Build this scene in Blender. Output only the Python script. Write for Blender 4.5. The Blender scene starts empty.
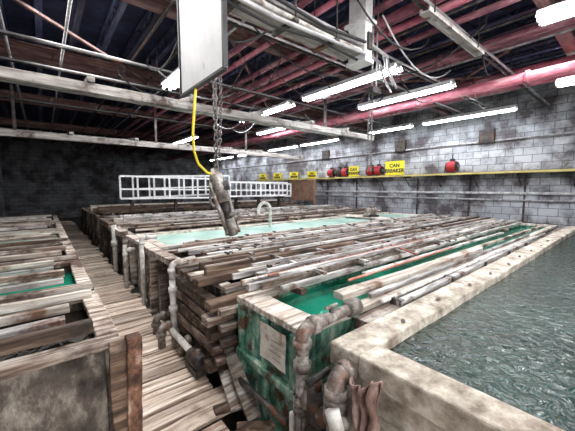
import bpy, math, random
from mathutils import Vector, Matrix, Euler
random.seed(7)
R=random.random
def U(a,b): return a+(b-a)*random.random()

# ---------------------------------------------------------------- materials
def nmat(name):
    m=bpy.data.materials.new(name); m.use_nodes=True
    nt=m.node_tree; nt.nodes.clear()
    o=nt.nodes.new('ShaderNodeOutputMaterial'); p=nt.nodes.new('ShaderNodeBsdfPrincipled')
    nt.links.new(p.outputs[0],o.inputs[0]); return m,nt,p
def mat(name,cols,scale=(6,6,6),rough=.7,metal=0,bump=.3,island=.35,stain=None,stain_scale=1.5,stain_lo=.48,stain_hi=.62,detail=8,bdist=.01):
    m,nt,p=nmat(name); N=nt.nodes.new; L=nt.links.new
    tc=N('ShaderNodeTexCoord'); mp=N('ShaderNodeMapping'); mp.inputs['Scale'].default_value=scale
    L(tc.outputs['Object'],mp.inputs[0])
    geo=N('ShaderNodeNewGeometry')
    off=N('ShaderNodeVectorMath'); off.operation='ADD'
    cmb=N('ShaderNodeMath'); cmb.operation='MULTIPLY'; cmb.inputs[1].default_value=37
    L(geo.outputs['Random Per Island'],cmb.inputs[0]); L(mp.outputs[0],off.inputs[0]); L(cmb.outputs[0],off.inputs[1])
    n=N('ShaderNodeTexNoise'); n.inputs['Scale'].default_value=1; n.inputs['Detail'].default_value=detail; n.inputs['Roughness'].default_value=.68
    L(off.outputs[0],n.inputs['Vector'])
    r=N('ShaderNodeValToRGB'); els=r.color_ramp.elements
    k=len(cols)
    while len(els)<k: els.new(.5)
    for i,c in enumerate(cols):
        els[i].position=.33+.34*i/(max(1,k-1)); els[i].color=(*c,1)
    L(n.outputs['Fac'],r.inputs[0]); col=r.outputs[0]
    if stain:
        n2=N('ShaderNodeTexNoise'); n2.inputs['Scale'].default_value=stain_scale; n2.inputs['Detail'].default_value=7; n2.inputs['Roughness'].default_value=.65
        L(tc.outputs['Object'],n2.inputs['Vector'])
        mr=N('ShaderNodeMapRange'); mr.inputs[1].default_value=stain_lo; mr.inputs[2].default_value=stain_hi
        L(n2.outputs['Fac'],mr.inputs[0])
        mx=N('ShaderNodeMixRGB'); mx.inputs[2].default_value=(*stain,1); L(mr.outputs[0],mx.inputs[0]); L(col,mx.inputs[1]); col=mx.outputs[0]
    if island>0:
        mr=N('ShaderNodeMapRange'); mr.inputs[3].default_value=1-island; mr.inputs[4].default_value=1+island*.6
        L(geo.outputs['Random Per Island'],mr.inputs[0])
        mx=N('ShaderNodeMixRGB'); mx.blend_type='MULTIPLY'; mx.inputs[0].default_value=1
        L(col,mx.inputs[1]); L(mr.outputs[0],mx.inputs[2]); col=mx.outputs[0]
    L(col,p.inputs['Base Color']); p.inputs['Roughness'].default_value=rough; p.inputs['Metallic'].default_value=metal
    if bump:
        b=N('ShaderNodeBump'); b.inputs['Strength'].default_value=bump; b.inputs['Distance'].default_value=bdist
        L(n.outputs['Fac'],b.inputs['Height']); L(b.outputs[0],p.inputs['Normal'])
    return m
def liquid(name,col,scale=5,bump=.35,rough=.06,col2=None):
    m,nt,p=nmat(name); N=nt.nodes.new; L=nt.links.new
    tc=N('ShaderNodeTexCoord'); n=N('ShaderNodeTexNoise'); n.inputs['Scale'].default_value=scale; n.inputs['Detail'].default_value=3; n.inputs['Distortion'].default_value=.8
    L(tc.outputs['Object'],n.inputs['Vector'])
    b=N('ShaderNodeBump'); b.inputs['Strength'].default_value=bump; b.inputs['Distance'].default_value=.05
    L(n.outputs['Fac'],b.inputs['Height']); L(b.outputs[0],p.inputs['Normal'])
    n2=N('ShaderNodeTexNoise'); n2.inputs['Scale'].default_value=1.3; L(tc.outputs['Object'],n2.inputs['Vector'])
    r=N('ShaderNodeValToRGB'); r.color_ramp.elements[0].color=(*col,1); r.color_ramp.elements[0].position=.35
    r.color_ramp.elements[1].color=(*(col2 or [c*1.8 for c in col]),1); r.color_ramp.elements[1].position=.65
    L(n2.outputs['Fac'],r.inputs[0]); L(r.outputs[0],p.inputs['Base Color'])
    p.inputs['Roughness'].default_value=rough; p.inputs['IOR'].default_value=1.4
    return m
def flat(name,col,rough=.6,metal=0): return mat(name,[[c*.8 for c in col],col],(9,9,9),rough,metal,.15,.1)
def emis(name,col,s):
    m,nt,p=nmat(name); p.inputs['Base Color'].default_value=(*col,1)
    p.inputs['Emission Color'].default_value=(*col,1); p.inputs['Emission Strength'].default_value=s; return m

woodX=mat('timber_weathered',[(.045,.03,.022),(.22,.155,.12),(.55,.48,.42),(.9,.87,.83)],(1.6,24,24),.8,0,.7,.55,(.07,.035,.025),2.2,.49,.61)
woodXp=mat('timber_pale',[(.15,.10,.075),(.52,.46,.4),(.9,.88,.84)],(1.6,22,22),.75,0,.5,.3,(.19,.10,.065),3,.52,.64)
woodXd=mat('timber_dark',[(.02,.012,.01),(.10,.06,.038),(.3,.22,.17)],(1.6,20,20),.8,0,.6,.5,(.015,.01,.008),2,.5,.62)
woodY=mat('timber_cross',[(.05,.035,.025),(.3,.22,.17),(.68,.6,.53)],(22,1.6,22),.8,0,.6,.45,(.09,.045,.03),2.2,.5,.62)
deck=mat('deck_board',[(.10,.06,.045),(.44,.33,.26),(.72,.61,.52),(.95,.89,.81)],(1.4,26,26),.8,0,.8,.42,(.17,.10,.07),1.8,.55,.69)
conc=mat('crusted_concrete',[(.16,.13,.10),(.42,.37,.31),(.74,.69,.62)],(7,7,7),.85,0,.8,.25,(.13,.08,.055),3.5,.53,.66,bdist=.02)
greensh=mat('corroded_green',[(.008,.045,.035),(.05,.19,.14),(.22,.4,.31),(.7,.72,.62)],(9,9,5),.7,0,.9,.2,(.10,.05,.03),5,.53,.6,bdist=.02)
darksteel=mat('dark_steel',[(.01,.01,.01),(.04,.036,.036),(.15,.13,.12)],(9,9,9),.55,.3,.5,.3,(.13,.05,.02),4,.55,.65)
crust=mat('crusted_side',[(.02,.017,.015),(.11,.09,.075),(.4,.36,.31)],(8,8,4),.85,0,.8,.3,(.015,.01,.01),3,.48,.62,bdist=.02)
rustp=mat('aged_pipe',[(.045,.04,.035),(.2,.17,.15),(.5,.46,.43)],(14,14,14),.5,.2,.6,.25,(.2,.10,.07),7,.56,.66)
pvc=mat('pvc_pipe',[(.28,.26,.24),(.58,.56,.53),(.85,.84,.81)],(9,9,9),.5,0,.2,.15,(.2,.13,.09),5,.56,.68)
rail_steel=mat('bus_bar_metal',[(.06,.055,.055),(.42,.4,.39),(.92,.91,.9)],(2,18,18),.45,.2,.4,.4,(.14,.07,.05),3.5,.53,.63)
copper=mat('copper_rod',[(.2,.05,.035),(.45,.17,.12),(.6,.35,.28)],(3,12,12),.5,.3,.2,.3)
whitep=mat('white_paint',[(.6,.6,.6),(.82,.83,.84),(.93,.93,.93)],(4,4,4),.5,0,.1,.2,(.45,.38,.33),4,.64,.72)
panelm=mat('panel_grey',[(.6,.6,.6),(.72,.72,.74),(.8,.8,.81)],(3,3,3),.6,0,.1,.05,(.42,.36,.32),5,.62,.72)
blackm=mat('black_paint',[(.01,.01,.01),(.03,.03,.035)],(9,9,9),.5,0,.2,.1)
ceil_m=mat('ceiling_deck',[(.004,.006,.02),(.01,.014,.05),(.03,.04,.11)],(3,3,3),.8,0,.3,0)
joist_m=mat('joist_steel',[(.012,.014,.045),(.04,.045,.11),(.2,.21,.33)],(12,1.2,12),.6,.1,.3,.9)
beam_m=mat('beam_steel',[(.04,.022,.025),(.16,.075,.07),(.34,.2,.18)],(1.5,12,12),.6,.1,.3,.4,(.3,.28,.3),3,.6,.7)
trussw=mat('painted_timber',[(.14,.12,.11),(.42,.39,.37),(.72,.7,.68)],(1.5,16,16),.7,0,.4,.3,(.09,.055,.05),3,.52,.64)
redpipe=mat('red_pipe',[(.3,.05,.09),(.55,.16,.22),(.75,.4,.44)],(8,2,8),.5,0,.2,.3)
purpipe=mat('maroon_pipe',[(.06,.02,.035),(.22,.06,.09),(.5,.27,.31)],(8,2,8),.5,0,.2,.4)
conduit=mat('conduit_metal',[(.22,.21,.23),(.5,.49,.51),(.8,.8,.82)],(3,10,10),.4,.2,.2,.4)
yellow=flat('yellow_paint',(.95,.8,.03)); yhose=flat('yellow_hose',(.85,.68,.05),.4)
tanwood=flat('tan_board',(.55,.4,.2)); redm=flat('red_enamel',(.45,.02,.03),.4)
brownbd=mat('brown_plywood',[(.16,.09,.06),(.35,.2,.13)],(5,5,5),.8)
paper=mat('paper_notice',[(.5,.47,.41),(.75,.73,.68)],(12,12,12),.8,0,.1,0,(.4,.27,.2),9,.54,.62)
ragm=mat('stained_cloth',[(.09,.05,.04),(.24,.15,.13),(.42,.33,.3)],(12,12,8),.95,0,.5,0)
rustpost=mat('rusty_post',[(.015,.01,.008),(.08,.035,.022),(.26,.13,.08),(.6,.5,.42)],(9,9,6),.8,0,.8,.2,bdist=.02)
tube_m=emis('fluorescent_tube',(.93,.96,1),26)
hoistm=mat('hoist_metal',[(.06,.055,.05),(.26,.24,.22),(.65,.62,.59)],(10,10,10),.4,.4,.3,.3,(.2,.1,.06),8,.53,.62)
chainm=mat('chain_metal',[(.06,.055,.055),(.3,.28,.27)],(20,20,20),.4,.5,.1,.4)
floor_m=mat('wet_concrete_floor',[(.01,.009,.008),(.04,.035,.03),(.12,.10,.085)],(3,3,3),.5,0,.5,0)
w_dark=liquid('liquid_dark',(.005,.014,.011),14,.75,.05,(.02,.045,.038))
w_green=liquid('liquid_green',(.002,.10,.06),6,.25,.08,(.015,.32,.2))
w_pale=liquid('liquid_pale_green',(.32,.55,.47),5,.15,.2,(.5,.72,.64))
w_brown=liquid('liquid_brown',(.008,.007,.006),6,.2,.06,(.03,.027,.022))
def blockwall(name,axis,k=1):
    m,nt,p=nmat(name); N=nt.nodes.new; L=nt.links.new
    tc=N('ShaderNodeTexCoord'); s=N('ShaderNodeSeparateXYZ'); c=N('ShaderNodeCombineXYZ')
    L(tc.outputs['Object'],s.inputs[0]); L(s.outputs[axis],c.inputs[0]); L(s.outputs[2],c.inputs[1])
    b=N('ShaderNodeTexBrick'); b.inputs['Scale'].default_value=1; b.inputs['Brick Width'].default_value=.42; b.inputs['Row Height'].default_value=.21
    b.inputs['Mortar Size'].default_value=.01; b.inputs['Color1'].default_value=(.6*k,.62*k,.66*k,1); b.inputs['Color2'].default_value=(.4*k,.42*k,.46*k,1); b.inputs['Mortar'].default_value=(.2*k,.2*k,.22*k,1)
    L(c.outputs[0],b.inputs['Vector'])
    n=N('ShaderNodeTexNoise'); n.inputs['Scale'].default_value=1.3; n.inputs['Detail'].default_value=9; n.inputs['Roughness'].default_value=.65; L(tc.outputs['Object'],n.inputs['Vector'])
    r=N('ShaderNodeValToRGB'); r.color_ramp.elements[0].position=.4; r.color_ramp.elements[0].color=(.2,.17,.17,1); r.color_ramp.elements[1].position=.58; r.color_ramp.elements[1].color=(1,1,1,1)
    L(n.outputs['Fac'],r.inputs[0])
    mx=N('ShaderNodeMixRGB'); mx.blend_type='MULTIPLY'; mx.inputs[0].default_value=1; L(b.outputs['Color'],mx.inputs[1]); L(r.outputs[0],mx.inputs[2])
    L(mx.outputs[0],p.inputs['Base Color']); p.inputs['Roughness'].default_value=.8
    return m

# ---------------------------------------------------------------- mesh builder
class MB:
    def __init__(s): s.v=[];s.f=[];s.m=[];s.sm=[];s.mats=[]
    def mi(s,m):
        if m not in s.mats: s.mats.append(m)
        return s.mats.index(m)
    def add(s,vs,fs,m,smooth=False):
        o=len(s.v); s.v+= [tuple(v) for v in vs]; i=s.mi(m)
        for f in fs: s.f.append([a+o for a in f]); s.m.append(i); s.sm.append(smooth)
    def box(s,c,d,m,rot=(0,0,0),j=0):
        M=Euler(rot).to_matrix(); c=Vector(c); vs=[]
        for sx in(-.5,.5):
            for sy in(-.5,.5):
                for sz in(-.5,.5):
                    vs.append(c+M@Vector((sx*d[0]+U(-j,j),sy*d[1]+U(-j,j),sz*d[2]+U(-j,j))))
        s.add(vs,[(0,1,3,2),(4,6,7,5),(0,4,5,1),(2,3,7,6),(0,2,6,4),(1,5,7,3)],m)
    def bb(s,x0,x1,y0,y1,z0,z1,m,j=0): s.box(((x0+x1)/2,(y0+y1)/2,(z0+z1)/2),(x1-x0,y1-y0,z1-z0),m,j=j)
    def plank(s,p0,p1,w,h,m,seg=8,j=.004,up=(0,0,1)):
        p0=Vector(p0);p1=Vector(p1);d=(p1-p0).normalized();u=Vector(up);sd=d.cross(u).normalized();u=sd.cross(d)
        vs=[];ph=U(0,6)
        for i in range(seg+1):
            t=i/seg;c=p0.lerp(p1,t)+u*math.sin(ph+t*5)*j+sd*math.sin(ph*2+t*4)*j*1.2
            ww=w*(1+U(-.04,.04))
            for a,b in((-1,-1),(1,-1),(1,1),(-1,1)):
                vs.append(c+sd*(a*ww/2+U(-j,j)*.5)+u*(b*h/2+U(-j,j)*.5))
        fs=[]
        for i in range(seg):
            for k in range(4):
                a=i*4+k;b=i*4+(k+1)%4;fs.append((a,b,b+4,a+4))
        fs.append((3,2,1,0));e=seg*4;fs.append((e,e+1,e+2,e+3))
        s.add(vs,fs,m)
    def tube(s,pts,r,m,n=12,caps=True):
        pts=[Vector(p) for p in pts]; rs=r if isinstance(r,(list,tuple)) else [r]*len(pts)
        vs=[];prev=None
        for i,p in enumerate(pts):
            if i==0:d=pts[1]-p
            elif i==len(pts)-1:d=p-pts[i-1]
            else:d=(pts[i+1]-p).normalized()+(p-pts[i-1]).normalized()
            d.normalize()
            if prev is None:
                a=Vector((0,0,1)) if abs(d.z)<.9 else Vector((1,0,0)); sd=d.cross(a).normalized()
            else:
                sd=(prev-d*prev.dot(d)).normalized()
            prev=sd;u=d.cross(sd)
            for k in range(n):
                t=2*math.pi*k/n; vs.append(p+sd*math.cos(t)*rs[i]+u*math.sin(t)*rs[i])
        fs=[]
        for i in range(len(pts)-1):
            for k in range(n):
                a=i*n+k;b=i*n+(k+1)%n;fs.append((a,b,b+n,a+n))
        if caps: fs.append(tuple(reversed(range(n))));e=(len(pts)-1)*n;fs.append(tuple(range(e,e+n)))
        s.add(vs,fs,m,True)
    def cyl(s,p0,p1,r,m,n=14): s.tube([p0,p1],r,m,n)
    def elbow(s,p,c,q,r,m,bend=.06):
        p,c,q=Vector(p),Vector(c),Vector(q);a=c+(p-c).normalized()*bend;b=c+(q-c).normalized()*bend
        pts=[p]
        for i in range(7):
            t=i/6;pts.append(a*(1-t)**2+c*2*t*(1-t)+b*t*t)
        pts.append(q);s.tube(pts,r,m)
        for e,dv in((a,(p-c).normalized()),(b,(q-c).normalized())): s.cyl(e,e+dv*.04,r*1.3,m)
    def link(s,c,d,sd,L,W,r,m):
        c=Vector(c);d=Vector(d).normalized();sd=Vector(sd).normalized();pts=[]
        for i in range(13):
            t=2*math.pi*i/12;pts.append(c+d*(math.cos(t)*L/2)+sd*(math.sin(t)*W/2))
        s.tube(pts,r,m,6,False)
    def obj(s,name,bevel=0,parent=None,loc=(0,0,0)):
        me=bpy.data.meshes.new(name);me.from_pydata([tuple(Vector(v)-Vector(loc)) for v in s.v],[],s.f)
        for m in s.mats:me.materials.append(m)
        for i,p in enumerate(me.polygons):p.material_index=s.m[i];p.use_smooth=s.sm[i]
        me.update();o=bpy.data.objects.new(name,me);bpy.context.collection.objects.link(o);o.location=loc
        if bevel:
            b=o.modifiers.new('bevel','BEVEL');b.width=bevel;b.segments=2;b.limit_method='ANGLE';b.angle_limit=.9
        if parent:o.parent=parent
        return o

XW=10.5; YF=22.0; YB=-3.0; XL=-1.6; ZC=4.5; FZ=-.15; ZJ=4.22
# ---------------------------------------------------------------- room shell
b=MB();b.bb(XL-.2,XW+.2,YB-.2,YF+.2,FZ-.1,FZ,floor_m);b.obj('floor')
b=MB();b.bb(XL-.2,XW+.2,YB-.2,YF+.2,ZC,ZC+.1,ceil_m);b.obj('ceiling')
b=MB();b.bb(XW,XW+.15,YB-.2,YF+.2,FZ,ZC,blockwall('block_wall_y',1,.95));b.obj('wall_right')
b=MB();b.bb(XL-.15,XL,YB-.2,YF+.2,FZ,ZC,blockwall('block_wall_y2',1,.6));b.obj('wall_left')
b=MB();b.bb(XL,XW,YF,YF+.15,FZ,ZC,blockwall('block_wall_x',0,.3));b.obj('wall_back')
b=MB();b.bb(XL,XW,YB-.15,YB,FZ,ZC,blockwall('block_wall_x2',0));b.obj('wall_front')

# roof joists (open web)
b=MB();x=XL+.3
while x<XW-.1:
    b.bb(x-.045,x+.045,YB+.05,YF-.05,ZJ,ZJ+.025,joist_m);b.bb(x-.045,x+.045,YB+.05,YF-.05,ZC-.04,ZC-.01,joist_m)
    y=YB+.2;up=False
    while y<16:
        z0,z1=(ZJ+.02,ZC-.03) if not up else (ZC-.03,ZJ+.02)
        b.tube([(x,y,z0),(x,y+.24,z1)],.012,joist_m,4,False);y+=.24;up=not up
    x+=.47
b.obj('roof_joists')
# main I beams along X
for y in(1.0,4.3,7.4,11.2,15.5,19):
    b=MB();z=3.96
    b.bb(XL+.02,XW-.02,y-.01,y+.01,z,z+.25,beam_m);b.bb(XL+.02,XW-.02,y-.09,y+.09,z-.01,z+.015,beam_m);b.bb(XL+.02,XW-.02,y-.09,y+.09,z+.235,z+.255,beam_m)
    xx=XL+.6
    while xx<XW: b.bb(xx-.006,xx+.006,y-.085,y+.085,z+.01,z+.24,beam_m);xx+=1.3
    b.obj('steel_roof_beam')
# painted timber trusses
for (y,z) in((5.0,2.97),(8.8,2.78)):
    b=MB()
    x1=7.2 if y<6 else 8.0
    b.plank((XL+.03,y,z),(x1,y,z),.12,.13,trussw,20,.008)
    b.plank((XL+.03,y+.62,z+.12),(x1-.8,y+.62,z+.12),.12,.12,trussw,20,.008)
    for xx in [ -.8,.6,2.0,3.4,4.8,6.0]:
        b.plank((xx,y-.1,z+.1),(xx,y+.8,z+.2),.09,.07,trussw,3,.004)
    for xx in (-.4,2.6,5.6): b.plank((xx,y+.3,z+.12),(xx,y+.3,3.95),.06,.06,darksteel,3,.002,(1,0,0))
    b.obj('overhead_timber_truss',.008)
# pipes along Y
b=MB();b.cyl((6.9,YB+.1,3.6),(6.9,YF-.1,3.6),.095,redpipe)
for y in(-1,1.5,3.5,6,9,12): b.cyl((6.9,y,3.6),(6.9,y+.06,3.6),.12,redpipe);b.cyl((6.9,y+.3,3.6),(6.9,y+.3,4.2),.012,darksteel,6)
b.obj('red_sprinkler_pipe')
for x,z,r,m in((3.75,3.86,.075,purpipe),(4.02,3.85,.05,redpipe),(3.45,3.88,.045,purpipe),(5.6,3.86,.07,purpipe),(2.9,3.88,.04,redpipe),(8.2,3.85,.07,redpipe),(5.85,3.87,.04,purpipe),(7.3,3.86,.06,purpipe),(2.6,3.87,.05,purpipe),(4.5,3.86,.045,purpipe)):
    b=MB();b.cyl((x,YB+.1,z),(x,YF-.1,z),r,m)
    for y in(0.2,2.5,5,7.9,10): b.cyl((x,y,z),(x,y+.05,z),r*1.25,m);b.cyl((x,y+.2,z),(x,y+.2,4.2),.008,darksteel,6)
    b.obj('overhead_pipe')
b=MB()
for x,z in((2.3,3.92),(4.3,3.9),(5.2,3.92),(7.6,3.9),(1.4,3.92),(.4,3.9),(1.9,3.9),(-.3,3.9),(6.1,3.91),(8.7,3.9)):
    b.cyl((x,YB+.1,z),(x,YF-.1,z),.02,random.choice([conduit,darksteel]),8)
b.obj('ceiling_conduits')
b=MB()
for y,z in((2.9,3.78),(5.9,3.79),(7.0,3.77),(1.8,3.78),(10,3.78),(3.6,3.78)):
    b.cyl((XL+.1,y,z),(XW-.1,y,z),.018,conduit,8)
    b.cyl((XL+.1,y+.09,z),(XW-.1,y+.09,z),.02,darksteel,8)
b.obj('cross_conduits')
b=MB()
for k in range(30):
    x=U(.5,8);y=U(1.5,8);z=U(3.5,3.75);L=U(1.0,2.6);ax=random.random()<.5;pts=[]
    for i in range(9):
        t=i/8;s=-.5*L*.3*4*t*(1-t)*.6
        pts.append((x+(L*t if ax else .12*t),y+(.2*t if ax else L*t),z+s+.15*(1-2*t)**2))
    b.tube(pts,U(.008,.014),random.choice([blackm,conduit,darksteel,blackm]),6)
    b.tube([pts[0],(pts[0][0],pts[0][1],4.2)],.006,darksteel,4);b.tube([pts[-1],(pts[-1][0],pts[-1][1],4.2)],.006,darksteel,4)
b.obj('sagging_cables')
b=MB()
for (x0,y0,x1,y1) in((-1,1,2.2,4.3),(2.2,1,-1,4.3),(2.4,4.3,5.4,7.4),(5.4,4.3,2.4,7.4),(5.6,1,8.6,4.3),(8.6,1,5.6,4.3),(-1,4.3,2.2,7.4),(6,4.3,9,7.4)):
    b.plank((x0,y0,3.925),(x1,y1,3.925),.05,.035,beam_m,2,0)
b.obj('diagonal_roof_bracing')
# conduit bundle on channel (top centre) and the hanging duct
b=MB()
for k,(dy,dz,r) in enumerate(((-.16,.05,.035),(-.09,.07,.03),(-.01,.06,.028),(.06,.05,.034),(.12,.07,.03),(-.15,-.03,.025))):
    b.tube([(1.15,2.5+dy,3.3+dz+.03),(1.8,2.5+dy,3.3+dz),(2.5,2.5+dy,3.3+dz-.015),(3.1,2.5+dy,3.3+dz)],r,pvc if k%2 else conduit,10)
b.bb(1.15,3.12,2.36,2.64,3.24,3.27,trussw)
b.tube([(1.2,2.3,3.2),(1.8,2.3,3.17),(2.4,2.31,3.2),(3.12,2.3,3.22)],.022,conduit,8)
b.tube([(1.2,2.3,3.32),(1.8,2.3,3.34),(2.4,2.3,3.3),(3.12,2.3,3.36)],.018,blackm,8)
b.tube([(1.2,2.4,3.2),(1.8,2.42,3.16),(2.4,2.4,3.21),(3.12,2.42,3.19)],.015,blackm,8)
for xx in(1.4,2.0,2.6): b.bb(xx-.03,xx+.03,2.28,2.66,3.21,3.24,darksteel);b.cyl((xx,2.3,3.2),(xx,2.3,4.2),.01,darksteel,6);b.cyl((xx,2.65,3.2),(xx,2.65,4.2),.01,darksteel,6)
b.obj('overhead_conduit_bundle',.003)
b=MB();b.bb(3.12,3.3,2.3,2.6,3.15,3.2,whitep);b.bb(3.14,3.28,2.32,2.58,3.2,4.2,whitep);b.bb(3.1,3.32,2.28,2.62,3.62,3.66,whitep);b.bb(3.17,3.25,2.29,2.32,3.3,3.5,darksteel)
b.obj('junction_duct',.006)
b=MB()
b.bb(3.6,5.4,1.77,1.88,3.66,3.68,trussw);b.bb(3.6,5.4,1.76,1.78,3.66,3.72,trussw);b.bb(3.6,5.4,1.87,1.89,3.66,3.72,trussw)
for xx in(3.7,5.1): b.cyl((xx,1.75,3.67),(xx,1.75,4.2),.01,darksteel,6)
b.obj('overhead_cable_tray',.004)
b=MB()
for z,dy in((3.45,0),(3.5,.06),(3.4,.12)): b.tube([(3.3,2.4+dy,z),(3.9,2.5+dy,z+.02),(4.6,2.9+dy,z+.1),(5.5,3.3+dy,z+.12)],.02,conduit,8)
b.cyl((4.6,2.95,3.5),(4.6,2.95,4.2),.01,darksteel,6);b.cyl((5.4,3.3,3.5),(5.4,3.3,4.2),.01,darksteel,6)
b.obj('branch_conduits')

# ---------------------------------------------------------------- fluorescent fixtures
def fixture(x,y0,y1,z):
    b=MB();w=.11
    b.bb(x-w,x+w,y0,y1,z+.06,z+.09,whitep);b.bb(x-.05,x+.05,y0,y1,z+.02,z+.12,whitep)
    b.add([(x-w,y0,z+.06),(x-w-.05,y0,z+.0),(x-w-.05,y1,z),(x-w,y1,z+.06)],[(0,1,2,3)],whitep)
    b.add([(x+w,y0,z+.06),(x+w+.05,y0,z+.0),(x+w+.05,y1,z),(x+w,y1,z+.06)],[(0,1,2,3)],whitep)
    for dx in(-.06,.06):
        b.cyl((x+dx,y0+.03,z),(x+dx,y1-.03,z),.024,tube_m,8)
        for yy in(y0+.015,y1-.015): b.box((x+dx,yy,z+.01),(.04,.03,.07),whitep)
    for yy in(y0+.3,y1-.3): b.cyl((x,yy,z+.1),(x,yy,4.22),.006,darksteel,5)
    b.obj('fluorescent_light_fixture')
for x,y0,y1,z in((4.8,2.85,5.2,3.62),(4.8,5.7,8.05,3.62),(6.4,2.6,4.85,3.62),(6.4,7.2,9.5,3.62),(9.5,2.3,4.7,3.62),(9.5,5.1,6.7,3.62),(9.6,8.4,10.6,3.6),(2.07,4.6,6.4,3.62),
    (9.6,11,13.2,3.6),(9.6,14,16.4,3.6),(9.6,17.3,20.4,3.6),(2.07,-1.6,.7,3.62),(4.8,-1.4,1,3.62),(8,-1,1.3,3.62),(4.8,11.6,14,3.6)):
    fixture(x,y0,y1,z)

# ---------------------------------------------------------------- boardwalk
b=MB();y=-2.6
while y<18:
    w=U(.10,.15); xr=1.03+U(-.07,.05)
    if 1.35<y<1.75: xr-=U(.05,.2)
    t=U(-.01,.01)
    if not(1.98<y<2.06):
        xs0=-1.45+U(-.05,.05) if y<1.75 else .35+U(-.02,.02)
        b.plank((xs0,y+w/2+U(-.01,.01),-.02+t),(xr,y+w/2+U(-.015,.015),-.02+t),w,.035,deck,8,.004)
    y+=w+U(.014,.034)
for x in(-1.3,-.3): b.bb(x-.04,x+.04,-2.6,1.7,FZ,-.045,woodXd)
for x in(.45,.85): b.bb(x-.04,x+.04,-2.6,18,FZ,-.045,woodXd)
b.obj('wooden_boardwalk',.004)

# ---------------------------------------------------------------- tanks
def tank(x0,x1,y0,y1,zt,shell,cap,liq,lev,th=.06,capw=.14,caph=.05,ribs=True,endw=None,cap2=None):
    b=MB();zs=zt-caph
    b.bb(x0,x0+th,y0,y1,FZ,zs,shell);b.bb(x1-th,x1,y0,y1,FZ,zs,shell)
    b.bb(x0+th,x1-th,y0,y0+th,FZ,zs,shell);b.bb(x0+th,x1-th,y1-th,y1,FZ,zs,shell)
    b.bb(x0+th,x1-th,y0+th,y1-th,FZ,FZ+.05,shell)
    o=.02;c2=cap2 or capw
    b.plank((x0-o,y0+capw/2-o,zt-caph/2),(x1+o,y0+capw/2-o,zt-caph/2),capw,caph,cap,24,.004)
    b.plank((x0-o,y1-c2/2+o,zt-caph/2),(x1+o,y1-c2/2+o,zt-caph/2),c2,caph,cap,24,.004)
    ew=endw or capw
    b.plank((x0+ew/2-o,y0+capw-o,zt-caph/2+.004),(x0+ew/2-o,y1-c2+o,zt-caph/2+.004),ew,caph,cap,5,.003)
    b.plank((x1-capw/2+o,y0+capw-o,zt-caph/2),(x1-capw/2+o,y1-c2+o,zt-caph/2),capw,caph,cap,5,.003)
    b.add([(x0+th,y0+th,lev),(x1-th,y0+th,lev),(x1-th,y1-th,lev),(x0+th,y1-th,lev)],[(0,1,2,3)],liq)
    if ribs:
        n=3
        for i in range(n):
            yy=y0+.05+(y1-y0-.1)*i/(n-1); b.bb(x0-.035,x0,yy-.03,yy+.03,FZ,zs,shell)
        b.bb(x0-.045,x0,y0,y1,.28,.34,shell)
        b.bb(x0-.045,x0,y0,y1,FZ,FZ+.08,shell)
        xx=x0+.5
        while xx<x1:
            b.bb(xx-.03,xx+.03,y0-.03,y0,FZ,zs,shell); xx+=.9
    return b
b=tank(1.2,9.0,-1.4,1.05,.76,conc,conc,w_dark,.69,.15,.17,.13,False,None,.2)
b.bb(1.14,1.2,-1.4,.84,.40,.5,conc)
for k in range(9): b.cyl((1.7+.55*k,.93+U(-.04,.04),.755),(1.7+.55*k,.93,.78),.014,rustp,8)
b.obj('concrete_rinse_tank',.012)
b=MB();b.plank((1.6,1.155,.68),(8.8,1.15,.68),.12,.08,woodX,20,.005)
b.plank((2.0,1.12,.745),(7.2,1.18,.745),.05,.045,rail_steel,14,.004)
for k in range(5): b.bb(2.0+.9*k,2.05+.9*k,1.1,1.2,.72,.77,darksteel)
b.cyl((1.9,1.2,.76),(6.5,1.19,.76),.018,pvc,8);b.obj('gap_ledge',.006)
b=tank(1.16,9.0,1.27,2.0,.75,greensh,woodXp,w_green,.66,.05,.1,.05,True,.2)
b.obj('green_plating_tank',.008)
for (x0,y0,y1,zt,sh,cp,lq,lv) in((1.2,2.3,3.05,.73,crust,woodX,w_brown,.55),(1.15,3.3,4.1,.75,crust,woodX,w_brown,.58),(1.25,4.35,5.75,.77,conc,woodXp,w_pale,.735),
    (1.2,6.0,6.95,.75,crust,woodX,w_brown,.6),(1.2,7.2,8.3,.75,crust,woodXp,w_brown,.6),(1.2,8.6,9.8,.75,crust,woodX,w_brown,.6),(1.2,10.2,12.2,.78,crust,woodX,w_brown,.6),(1.2,12.8,15,.78,crust,woodX,w_brown,.6)):
    b=tank(x0,9.1,y0,y1,zt,sh,cp,lq,lv,.06,.1 if sh is crust else .13);b.obj('plating_tank',.008)
# row of tanks on the left of the walkway
for y0,y1,lq in((1.9,2.9,w_brown),(3.15,4.3,w_green),(4.6,6.0,w_brown),(6.3,7.6,w_pale),(8,9.6,w_brown),(10,12,w_brown)):
    b=tank(XL+.1,.28,y0,y1,.74,crust,woodX,lq,.62,.06,.11,.05,False)
    for yy in(y0+.1,(y0+y1)/2,y1-.1): b.bb(.28,.315,yy-.03,yy+.03,FZ,.68,crust)
    b.obj('plating_tank',.008)
    b=MB()
    for k in range(4):
        yy=y0+.15+(y1-y0-.3)*k/3;h=U(.04,.07);b.plank((XL+.15,yy,.745+h/2),(.22+U(-.2,.05),yy+U(-.02,.02),.745+h/2),U(.04,.08),h,random.choice([woodX,woodXd,rail_steel,woodXp]),8,.004)
    b.obj('work_rail_timbers',.004)

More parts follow.
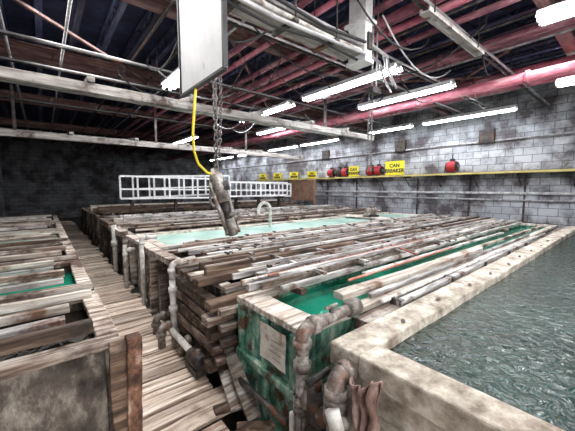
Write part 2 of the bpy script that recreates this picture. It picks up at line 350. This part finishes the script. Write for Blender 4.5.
def rails(x0,x1,ys,z,mats,cross=None,hw=(.05,.09),hh=(.03,.06)):
    b=MB();zb=z
    if cross:
        for xx in cross:
            b.plank((xx,ys[0]-.08,z+.025),(xx+U(-.03,.03),ys[-1]+.08,z+.025),.06,.05,woodY,5,.003)
        zb=z+.05
    for y in ys:
        h=U(*hh);w=U(*hw);m=random.choice(mats);xa=x0+U(-.15,.15)
        dy=U(-.035,.035)
        b.plank((xa,y-dy,zb+h/2),(x1+U(-.5,.2),y+dy,zb+h/2),w,h,m,22,.004)
        for k in range(6):
            xx=U(x0+.3,x0+5.5);b.box((xx,y-dy+2*dy*(xx-xa)/(x1-xa),zb+h+.004),(U(.03,.06),w+.015,.025),random.choice([darksteel,rustp,darksteel,copper if k==0 else rustp]))
    return b
RS=rail_steel
b=rails(1.3,8.6,[1.76,1.84,1.92,2.0,2.08,2.16,2.25,2.34],.755,[RS,RS,woodXp,RS,woodX],[1.55,3.3,5.0,7.0],(.025,.05),(.035,.06))
for xx in(1.8,2.4,3.1,4.1,5.4): b.plank((xx,1.68,.885),(xx+.04,2.42,.885),.035,.025,RS,3,.002)
for y0,y1 in((1.8,1.86),(1.97,2.02),(2.2,2.12)): b.plank((1.4,y0,.915),(7.6,y1,.905),.03,.03,RS,12,.003)
b.cyl((1.35,1.88,.905),(4.4,1.90,.905),.011,copper,8);b.cyl((3.0,1.5,.905),(3.4,2.2,.905),.012,copper,8)
b.cyl((2.0,1.6,.80),(4.2,1.62,.80),.014,copper,8)
b.obj('anode_bar_rack',.002)
b=MB();b.plank((1.66,1.42,.795),(4.4,1.36,.795),.1,.055,woodXp,12,.004)
b.plank((2.3,1.66,.79),(6.4,1.62,.79),.045,.035,RS,8,.003)
b.plank((1.9,1.31,.77),(6.6,1.29,.77),.04,.035,RS,10,.003);b.plank((3.4,1.46,.775),(8.4,1.42,.775),.06,.04,woodX,10,.003)
b.obj('loose_plank',.006)
b=rails(1.25,8.8,[2.5,2.6,2.71,2.82,2.93,3.04,3.16],.735,[woodXd,woodX,RS,RS,woodXp],[1.4,2.6,4.0,5.5,7.2],(.035,.075),(.04,.1))
for y0,y1 in((2.55,2.68),(2.9,2.8)): b.plank((2.0,y0,.91),(7.6,y1,.9),.035,.035,RS,12,.003)
b.obj('work_rail_timbers',.004)
b=rails(1.35,8.8,[3.36,3.47,3.58,3.7,3.82,3.95,4.05],.755,[woodX,RS,woodXp,woodXd],[1.5,3.6,5.4,7.5],(.03,.06),(.03,.06));b.obj('work_rail_timbers',.004)
b=rails(1.3,9.0,[5.92,6.1,6.25,6.4,6.6,6.8,7.0],.76,[woodX,RS,woodXd],[1.6,3.4,5.2,7.5],(.04,.09),(.04,.09));b.obj('work_rail_timbers',.004)
b=rails(1.3,9.0,[7.2,7.5,7.75,8.0,8.3],.76,[woodX,RS,woodXp],[1.6,3.4,5.2,7.5],(.05,.1),(.05,.14));b.obj('work_rail_timbers',.004)
b=rails(1.3,9.0,[10.3,10.8,11.3,11.8],.79,[woodX,RS,woodXp,woodXd],[1.6,3.4,5.2,7.5],(.08,.14),(.08,.2));b.obj('work_rail_timbers',.004)

# timber stack at end of tank C
b=MB()
for k in range(5):
    zz=.12+.125*k
    b.plank((1.08+U(-.05,.03),2.3,zz),(1.08+U(-.03,.03),3.1,zz),.1,.1,woodY if k%2 else woodXd,4,.006)
    b.plank((.97+U(-.04,.03),2.17,zz+.045),(1.5,2.17+U(-.02,.02),zz+.045),.12,.07,woodX if k%2 else woodXd,3,.006)
    b.plank((1.0+U(-.04,.03),2.07,zz+.0),(1.4,2.07+U(-.02,.02),zz+.0),.07,.05,woodX,3,.005)
for k in range(4):
    b.plank((.98,2.45+.17*k,.78),(1.75+U(0,.5),2.45+.17*k,.79),.1,.07,woodX if k%2 else woodXd,4,.005)
b.obj('timber_stack',.008)
def endframe(ys,x,z,m,top):
    b=MB()
    for yy in ys: b.plank((x,yy,-.1),(x,yy,z),.09,.09,m,4,.004,(1,0,0))
    b.plank((x-.02,ys[0]-.08,z+top/2),(x-.02,ys[-1]+.08,z+top/2),.13,top,m,4,.004)
    b.obj('timber_end_frame',.006)
endframe((3.25,3.7,4.1),1.07,.77,woodX,.07)
endframe((4.42,5.1,5.7),1.16,.72,woodXp,.06)
endframe((6.0,6.9),1.1,.72,woodX,.1)
endframe((7.2,8.2),1.1,.74,woodXd,.12)
b=MB()
b.plank((1.0,1.75,.02),(1.12,2.35,.25),.12,.03,woodX,4,.004)
b.plank((1.03,1.6,.02),(1.1,2.1,.3),.1,.03,woodX,4,.004)
b.plank((.85,1.85,.02),(1.12,1.8,.03),.08,.03,woodXd,3,.004)
b.plank((.9,1.62,.02),(1.12,1.5,.0),.06,.03,woodXd,3,.004)
b.obj('loose_scrap_boards',.004)

# notice sheet on tank end
b=MB();g=6;vs=[];fs=[]
for i in range(g+1):
    for k in range(g+1):
        vs.append((1.105-.004*math.sin(i*1.3+k),1.36+.28*i/g,.44+.25*k/g))
for i in range(g):
    for k in range(g): a=i*(g+1)+k;fs.append((a,a+1,a+g+2,a+g+1))
b.add(vs,fs,paper)
for r in range(4): b.bb(1.097,1.099,1.40,1.40+U(.08,.16),.49+.04*r,.494+.04*r,rustp)
b.obj('paper_notice_sheet')

# ---------------------------------------------------------------- near pipework
b=MB()
b.cyl((1.09,1.19,FZ),(1.09,1.19,.68),.037,rustp)
for z in(.02,.3,.36,.56): b.cyl((1.09,1.19,z),(1.09,1.19,z+.05),.052,rustp)
b.elbow((1.09,1.19,.66),(1.09,1.19,.8),(1.24,1.17,.82),.042,rustp,.06)
b.cyl((1.2,1.17,.815),(1.5,1.15,.84),.035,rustp)
b.cyl((1.44,1.152,.837),(1.53,1.145,.845),.052,rustp)
b.cyl((1.3,1.162,.82),(1.3,1.162,.89),.016,darksteel);b.cyl((1.25,1.162,.89),(1.35,1.162,.89),.011,rustp)
b.elbow((1.11,1.19,.4),(1.11,1.08,.4),(1.11,.98,.4),.05,rustp,.04)
b.cyl((1.1,1.07,.33),(1.1,1.07,.5),.062,darksteel); b.cyl((1.1,1.07,.5),(1.1,1.07,.57),.02,rustp)
b.cyl((1.02,1.07,.57),(1.18,1.07,.58),.02,darksteel)
b.cyl((1.1,1.13,.22),(1.1,.95,.2),.04,rustp)
b.cyl((1.06,1.3,.18),(1.06,1.9,.16),.022,darksteel);b.cyl((1.06,1.24,.28),(1.06,1.24,-.1),.018,pvc)
b.cyl((1.1,1.0,.36),(1.1,1.0,.44),.06,darksteel);b.cyl((1.02,1.14,-.1),(1.02,1.14,.34),.02,darksteel)
for i in range(10):
    a=2*math.pi*i/10
    for z in(.3,.41): b.cyl((1.09+.045*math.cos(a),1.19+.045*math.sin(a),z),(1.09+.045*math.cos(a),1.19+.045*math.sin(a),z+.012),.008,darksteel,6)
b.obj('plating_supply_pipe')
b=MB()
b.cyl((1.07,.92,FZ),(1.07,.92,.6),.045,rustp)
for z in(.1,.3,.44,.52): b.cyl((1.07,.92,z),(1.07,.92,z+.045),.062,darksteel if z==.3 else rustp)
b.elbow((1.07,.92,.58),(1.07,.92,.66),(1.2,.92,.67),.045,rustp,.05)
b.cyl((1.07,.86,.46),(1.0,.86,.5),.03,pvc);b.cyl((1.0,.84,.45),(1.0,.88,.55),.035,pvc)
b.obj('drain_valve_pipe')
b=MB();g=22;vs=[];fs=[]
for i in range(g+1):
    for k in range(g+1):
        u=i/g;v=k/g;w=.11*(1-.35*math.sin(v*3))
        vs.append((1.105+.02*math.sin(u*19+v*3)+.012*math.sin(v*17+u*6)-.02*v,.765+w*(u-.5)*1.5+.008*math.sin(v*11),.70-.46*v+.035*math.sin(u*5+1)+.012*math.sin(u*14)*v))
for i in range(g):
    for k in range(g): a=i*(g+1)+k;fs.append((a,a+1,a+g+2,a+g+1))
b.add(vs,fs,ragm,True);o=b.obj('hanging_rag');s=o.modifiers.new('s','SOLIDIFY');s.thickness=.008

# mid pipework
b=MB()
b.cyl((.96,3.0,-.0),(.96,3.0,.7),.03,pvc)
b.elbow((.96,3.0,.68),(.96,3.0,.84),(1.2,3.0,.86),.032,pvc,.05)
for z in(.1,.35,.55): b.cyl((.96,3.0,z),(.96,3.0,z+.05),.043,pvc)
b.elbow((.96,3.02,.2),(.84,3.02,.2),(.84,3.02,0),.038,rustp,.05)
b.elbow((.88,3.35,.0),(.88,3.35,.18),(1.02,3.35,.18),.038,rustp,.06)
b.cyl((.93,2.5,.16),(.93,3.1,.16),.03,pvc)
b.elbow((.95,2.75,.0),(.95,2.75,.12),(1.03,2.75,.12),.04,rustp,.04)
b.obj('pvc_pipe_assembly')
b=MB()
b.cyl((1.0,4.35,.0),(1.0,4.35,.86),.03,pvc);b.elbow((1.0,4.35,.8),(1.0,4.35,.92),(1.2,4.35,.92),.03,pvc,.05)
b.cyl((.95,5.2,.0),(.95,5.2,.7),.03,pvc);b.elbow((.95,5.2,.5),(.95,5.2,.62),(1.1,5.2,.62),.03,pvc,.05)
b.cyl((1.0,6.4,.0),(1.0,6.4,.9),.04,pvc);b.cyl((1.0,6.4,.5),(1.0,6.4,.6),.06,pvc)
b.obj('pvc_pipe_assembly')
b=MB();b.bb(.9,1.0,2.3,2.54,.0,.06,darksteel);b.cyl((.95,2.28,.12),(.95,2.5,.12),.065,darksteel);b.cyl((.95,2.5,.12),(.95,2.56,.12),.03,rustp);b.cyl((.95,2.36,.12),(.95,2.36,.22),.02,rustp)
b.obj('circulation_pump',.003)
b=MB();pts=[]
for i in range(13):
    t=i/12*math.pi*1.15;pts.append((3.75+.16*math.cos(t),5.35,1.1+.18*math.sin(t)))
b.tube([(3.91,5.35,.7)]+pts,.035,pvc);b.obj('hooked_vent_pipe')
b=MB();b.bb(6.85,7.25,4.75,5.0,.8,.84,darksteel);b.bb(6.8,7.3,4.2,5.9,.775,.8,woodXp);b.cyl((6.85,4.87,.95),(7.2,4.87,.95),.11,hoistm);b.cyl((7.2,4.87,.95),(7.3,4.87,.95),.05,hoistm);b.bb(6.95,7.1,4.8,4.94,1.04,1.12,hoistm)
b.obj('mixer_motor',.004)

# ---------------------------------------------------------------- post at left
b=MB()
b.plank((.34,1.8,-.02),(.34,1.8,.77),.075,.075,rustpost,12,.007,(1,0,0))
b.plank((.275,1.82,-.02),(.275,1.82,.75),.05,.09,woodXd,8,.006,(1,0,0))
b.bb(.22,.4,1.74,1.86,-.002,.012,darksteel)
b.obj('rusty_post',.006)

# ---------------------------------------------------------------- hanging panel
b=MB()
x=1.12
b.bb(x-.008,x+.008,2.12,2.98,2.52,3.6,panelm)
for y in(2.1,3.0): b.bb(x-.02,x+.02,y-.012,y+.012,2.5,3.62,blackm)
b.bb(x-.02,x+.02,2.1,3.0,2.49,2.515,blackm);b.bb(x-.02,x+.02,2.1,3.0,3.6,3.63,blackm)
for y in(2.2,2.9): b.cyl((x,y,3.6),(x,y,4.22),.008,darksteel,6)
b.obj('hanging_panel',.002)
# chain hoist
e=bpy.data.objects.new('chain_hoist',None);bpy.context.collection.objects.link(e);e.location=(1.4,2.85,1.5)
def P(b,n,bev=0):
    o=b.obj(n,bev);o.parent=e;o.matrix_parent_inverse=Matrix.Translation((-1.4,-2.85,-1.5));return o
b=MB();z=1.76;i=0
while z<4.2:
    b.link((1.4,2.85,z),(0,0,1),(1,0,0) if i%2 else (0,1,0),.068,.042,.0075,chainm);z+=.05;i+=1
z=1.9;i=0
while z<3.2:
    b.link((1.45+.02*math.sin(z*3),2.86,z),(0,0,1),(1,0,0) if i%2 else (0,1,0),.05,.03,.005,chainm);z+=.038;i+=1
P(b,'lift_chain')
ax0=Vector((1.36,2.84,1.80));ax1=Vector((1.51,2.71,1.11));d=(ax1-ax0).normalized();sd=Vector((.772,-.636,0));sd=(sd-d*sd.dot(d)).normalized();n=d.cross(sd)
def A(t,s=0,q=0): return ax0.lerp(ax1,t)+sd*s+n*q
b=MB()
b.tube([A(0),A(.08),A(.1),A(.3),A(.32),A(.5)],[.03,.05,.07,.075,.06,.06],hoistm,16)
b.tube([A(.28,-.09),A(.28,.1)],.05,darksteel,14)
b.tube([A(.2,-.07,.03),A(.95,-.05,.03)],.022,hoistm,10)
b.tube([A(.2,.06,-.02),A(.98,.05,-.02)],.02,hoistm,10)
b.tube([A(.5),A(.75)],[.045,.03],darksteel,12)
b.tube([A(.7,-.07),A(.7,.08)],.025,hoistm,10)
b.tube([A(.75),A(.97),A(1.0)],[.055,.06,.045],hoistm,14)
b.tube([A(.95,-.08),A(.95,.08)],.018,darksteel,10)
P(b,'motor_body')
b=MB();pts=[]
for i in range(12):
    t=-.4+i/11*4.3;pts.append(A(.4,-.09-.05*math.cos(t)*.8,.0)+d*(.06*math.sin(t)+.03))
b.tube(pts,[.014]*9+[.012,.009,.005],hoistm,8);b.tube([A(.28,-.09),pts[0]],.014,hoistm,8)
P(b,'load_hook')
b=MB();pts=[(1.12,2.66,2.5),(1.1,2.66,2.3),(1.09,2.68,2.1),(1.11,2.72,1.95),(1.17,2.77,1.83),(1.28,2.81,1.75),(1.37,2.84,1.74)]
b.tube([(1.14,2.66,2.8)]+pts,.013,yhose,8);P(b,'air_hose')
b=MB()
for cx,cy in((5.6,4.0),(5.72,4.0)):
    z=2.0;i=0
    while z<4.2:
        b.link((cx,cy,z),(0,0,1),(1,0,0) if i%2 else (0,1,0),.06,.035,.007,chainm);z+=.045;i+=1
b.obj('hanging_chain')
b=MB()
for cx,cy in((3.7,2.6),(3.8,2.6)):
    b.cyl((cx,cy,3.0),(cx,cy,4.22),.012,conduit,8)
b.bb(3.65,3.85,2.55,2.65,2.95,3.02,darksteel);b.obj('drop_rod_hanger')

# ---------------------------------------------------------------- white ladder racks
def ladder(x0,x1,y,z,h,n,tilt):
    b=MB()
    for k in range(2):
        yy=y+.2*k;xo=.35*k;dz=tilt*(1 if k else -.3)
        def zz(x): return z+dz*(x-x0)/(x1-x0)
        for hh in(0,h): b.plank((x0+xo,yy,zz(x0)+hh),(x1+xo,yy,zz(x1)+hh),.05,.05,whitep,2,0)
        b.plank((x0+xo,yy,zz(x0)+h*.42),(x1+xo,yy,zz(x1)+h*.42),.035,.04,whitep,2,0)
        for i in range(n+1):
            xx=x0+(x1-x0)*i/n;b.bb(xx+xo-.022,xx+xo+.022,yy-.02,yy+.02,zz(xx),zz(xx)+h,whitep)
    for xx in(x0+.3,(x0+x1)/2,x1-.3):
        b.bb(xx-.05,xx+.05,y-.1,y+.4,z-.12,z-.04,darksteel); b.bb(xx-.04,xx+.04,y+.1,y+.2,.77,z-.12,darksteel)
    return b
b=ladder(1.6,4.6,8.95,1.32,.6,7,.1);b.obj('white_ladder_rack')
b=ladder(4.9,7.4,9.0,1.32,.48,6,-.04);b.obj('white_ladder_rack')

# ---------------------------------------------------------------- right wall shelf, signs, motors
b=MB();xs=10.1
b.bb(xs-.1,XW,1.0,15,2.02,2.06,tanwood);b.bb(xs-.13,xs-.1,1.0,15,2.01,2.07,mat('shelf_edge',[(.4,.32,.1),(.7,.6,.22)],(9,3,9)))
y=1.2
while y<15: b.bb(xs,XW,y-.02,y+.02,1.97,2.02,darksteel);b.tube([(xs-.05,y,2.0),(XW,y,1.65)],.018,darksteel,6);y+=1.1
b.obj('wall_shelf')
def text(s,size,parent,loc,rot):
    c=bpy.data.curves.new('lettering','FONT');c.body=s;c.size=size;c.align_x='CENTER';c.align_y='CENTER';c.extrude=.003;c.offset=.006;c.materials.append(blackm)
    o=bpy.data.objects.new('lettering',c);bpy.context.collection.objects.link(o);o.location=loc;o.rotation_euler=rot;o.parent=parent
for y,w,h,x,z in((5.95,.75,.52,9.98,2.1),(7.8,.5,.44,9.98,2.1),(10.3,.6,.34,10.0,2.1),(11.6,.6,.36,10.0,2.1),(13,.7,.36,10.0,2.1),(14.4,.7,.36,10.0,2.1)):
    b=MB();b.bb(-.01,.01,-w/2,w/2,0,h,yellow);b.bb(-.016,-.01,-w/2,w/2,0,.012,blackm);b.bb(0,.15,-w/2+.04,-w/2+.06,0,.02,darksteel)
    o=b.obj('warning_sign');o.location=(x,y,z-.04);
    text('CAN\nBREAKER',h*.36,o,(-.014,0,h/2),(math.pi/2,0,-math.pi/2))
for y in(4.05,6.75,7.1,8.4,8.75,9.2):
    b=MB();r=.18;x=10.2;z=2.06+r+.04;rm=redm if y!=8.75 else darksteel
    b.cyl((x,y-.12,z),(x,y+.12,z),r,rm,18);b.cyl((x,y-.16,z),(x,y-.12,z),r*.85,blackm,18);b.cyl((x,y+.12,z),(x,y+.17,z),r*.85,blackm,18)
    b.cyl((x,y-.22,z),(x,y-.16,z),.05,chainm,10);b.bb(x-.12,x+.12,y-.1,y+.1,2.062,2.062+.05,blackm);b.bb(x-.06,x+.06,y-.06,y+.06,z+r-.02,z+r+.07,blackm)
    b.tube([(x,y,z+r+.06),(x+.1,y+.05,z+r+.2),(XW-.1,y+.05,z+.4)],.015,blackm,6)
    b.obj('electric_motor',.004)
b=MB()
for z,r in((3.0,.025),(1.45,.04),(1.25,.03)):
    b.cyl((XW-.05,-2,z),(XW-.05,YF-.5,z),r,conduit,8)
for y in(2.2,3.6,5.3,8.0,9.7): b.cyl((XW-.04,y,FZ),(XW-.04,y,1.95),.025,darksteel,8)
for y in(3.2,6.0,9.8): b.bb(XW-.12,XW-.02,y-.2,y+.2,2.95,3.35,darksteel)
b.obj('wall_conduits')
b=MB();b.bb(9.16,9.2,9.3,10.8,1.05,1.9,brownbd);b.bb(9.14,9.22,9.25,9.32,FZ,1.95,brownbd);b.bb(9.14,9.22,10.78,10.85,FZ,1.95,brownbd);b.bb(9.14,9.22,9.3,10.8,1.88,1.95,brownbd)
b.obj('plywood_partition',.004)
b=MB();b.bb(9.3,10.3,-1,12,.1,.16,darksteel)
for y in(-.8,2,5,8,11.5):
    for x in(9.35,10.2): b.bb(x-.04,x+.04,y-.04,y+.04,FZ,.1,darksteel)
b.obj('service_platform')

# ---------------------------------------------------------------- lights
def area(name,loc,rot,sx,sy,p,col):
    l=bpy.data.lights.new(name,'AREA');l.shape='RECTANGLE';l.size=sx;l.size_y=sy;l.energy=p;l.color=col
    o=bpy.data.objects.new(name,l);bpy.context.collection.objects.link(o);o.location=loc;o.rotation_euler=rot
area('rear_fill',(1.5,-2.7,2.0),(math.radians(86),0,0),4.5,3.0,150,(1,.98,.95))  # added soft fill behind the camera; the wall there has no doorway
area('overhead_fill',(5,1.2,3.75),(0,0,0),6,.8,90,(1,.99,.97))  # this and the next two: added overhead fill, the ceiling has no skylights
area('overhead_fill',(.6,4,3.95),(0,0,0),1.2,6,130,(1,.98,.95))
area('overhead_fill',(5.2,8.5,3.6),(0,0,0),7,.8,90,(.97,.98,1))
w=bpy.data.worlds.new('world');bpy.context.scene.world=w;w.use_nodes=True
w.node_tree.nodes['Background'].inputs[0].default_value=(.8,.85,1,1);w.node_tree.nodes['Background'].inputs[1].default_value=.3
vs=bpy.context.scene.view_settings
vs.view_transform='Standard'
vs.exposure=.65

# ---------------------------------------------------------------- camera
cam=bpy.data.cameras.new('camera');cam.lens=36*296/575;cam.sensor_width=36;cam.clip_start=.02
co=bpy.data.objects.new('camera',cam);bpy.context.collection.objects.link(co)
co.location=(0,0,1.6);co.rotation_euler=(math.radians(90-5.3),0,math.radians(-39.5))
bpy.context.scene.camera=co
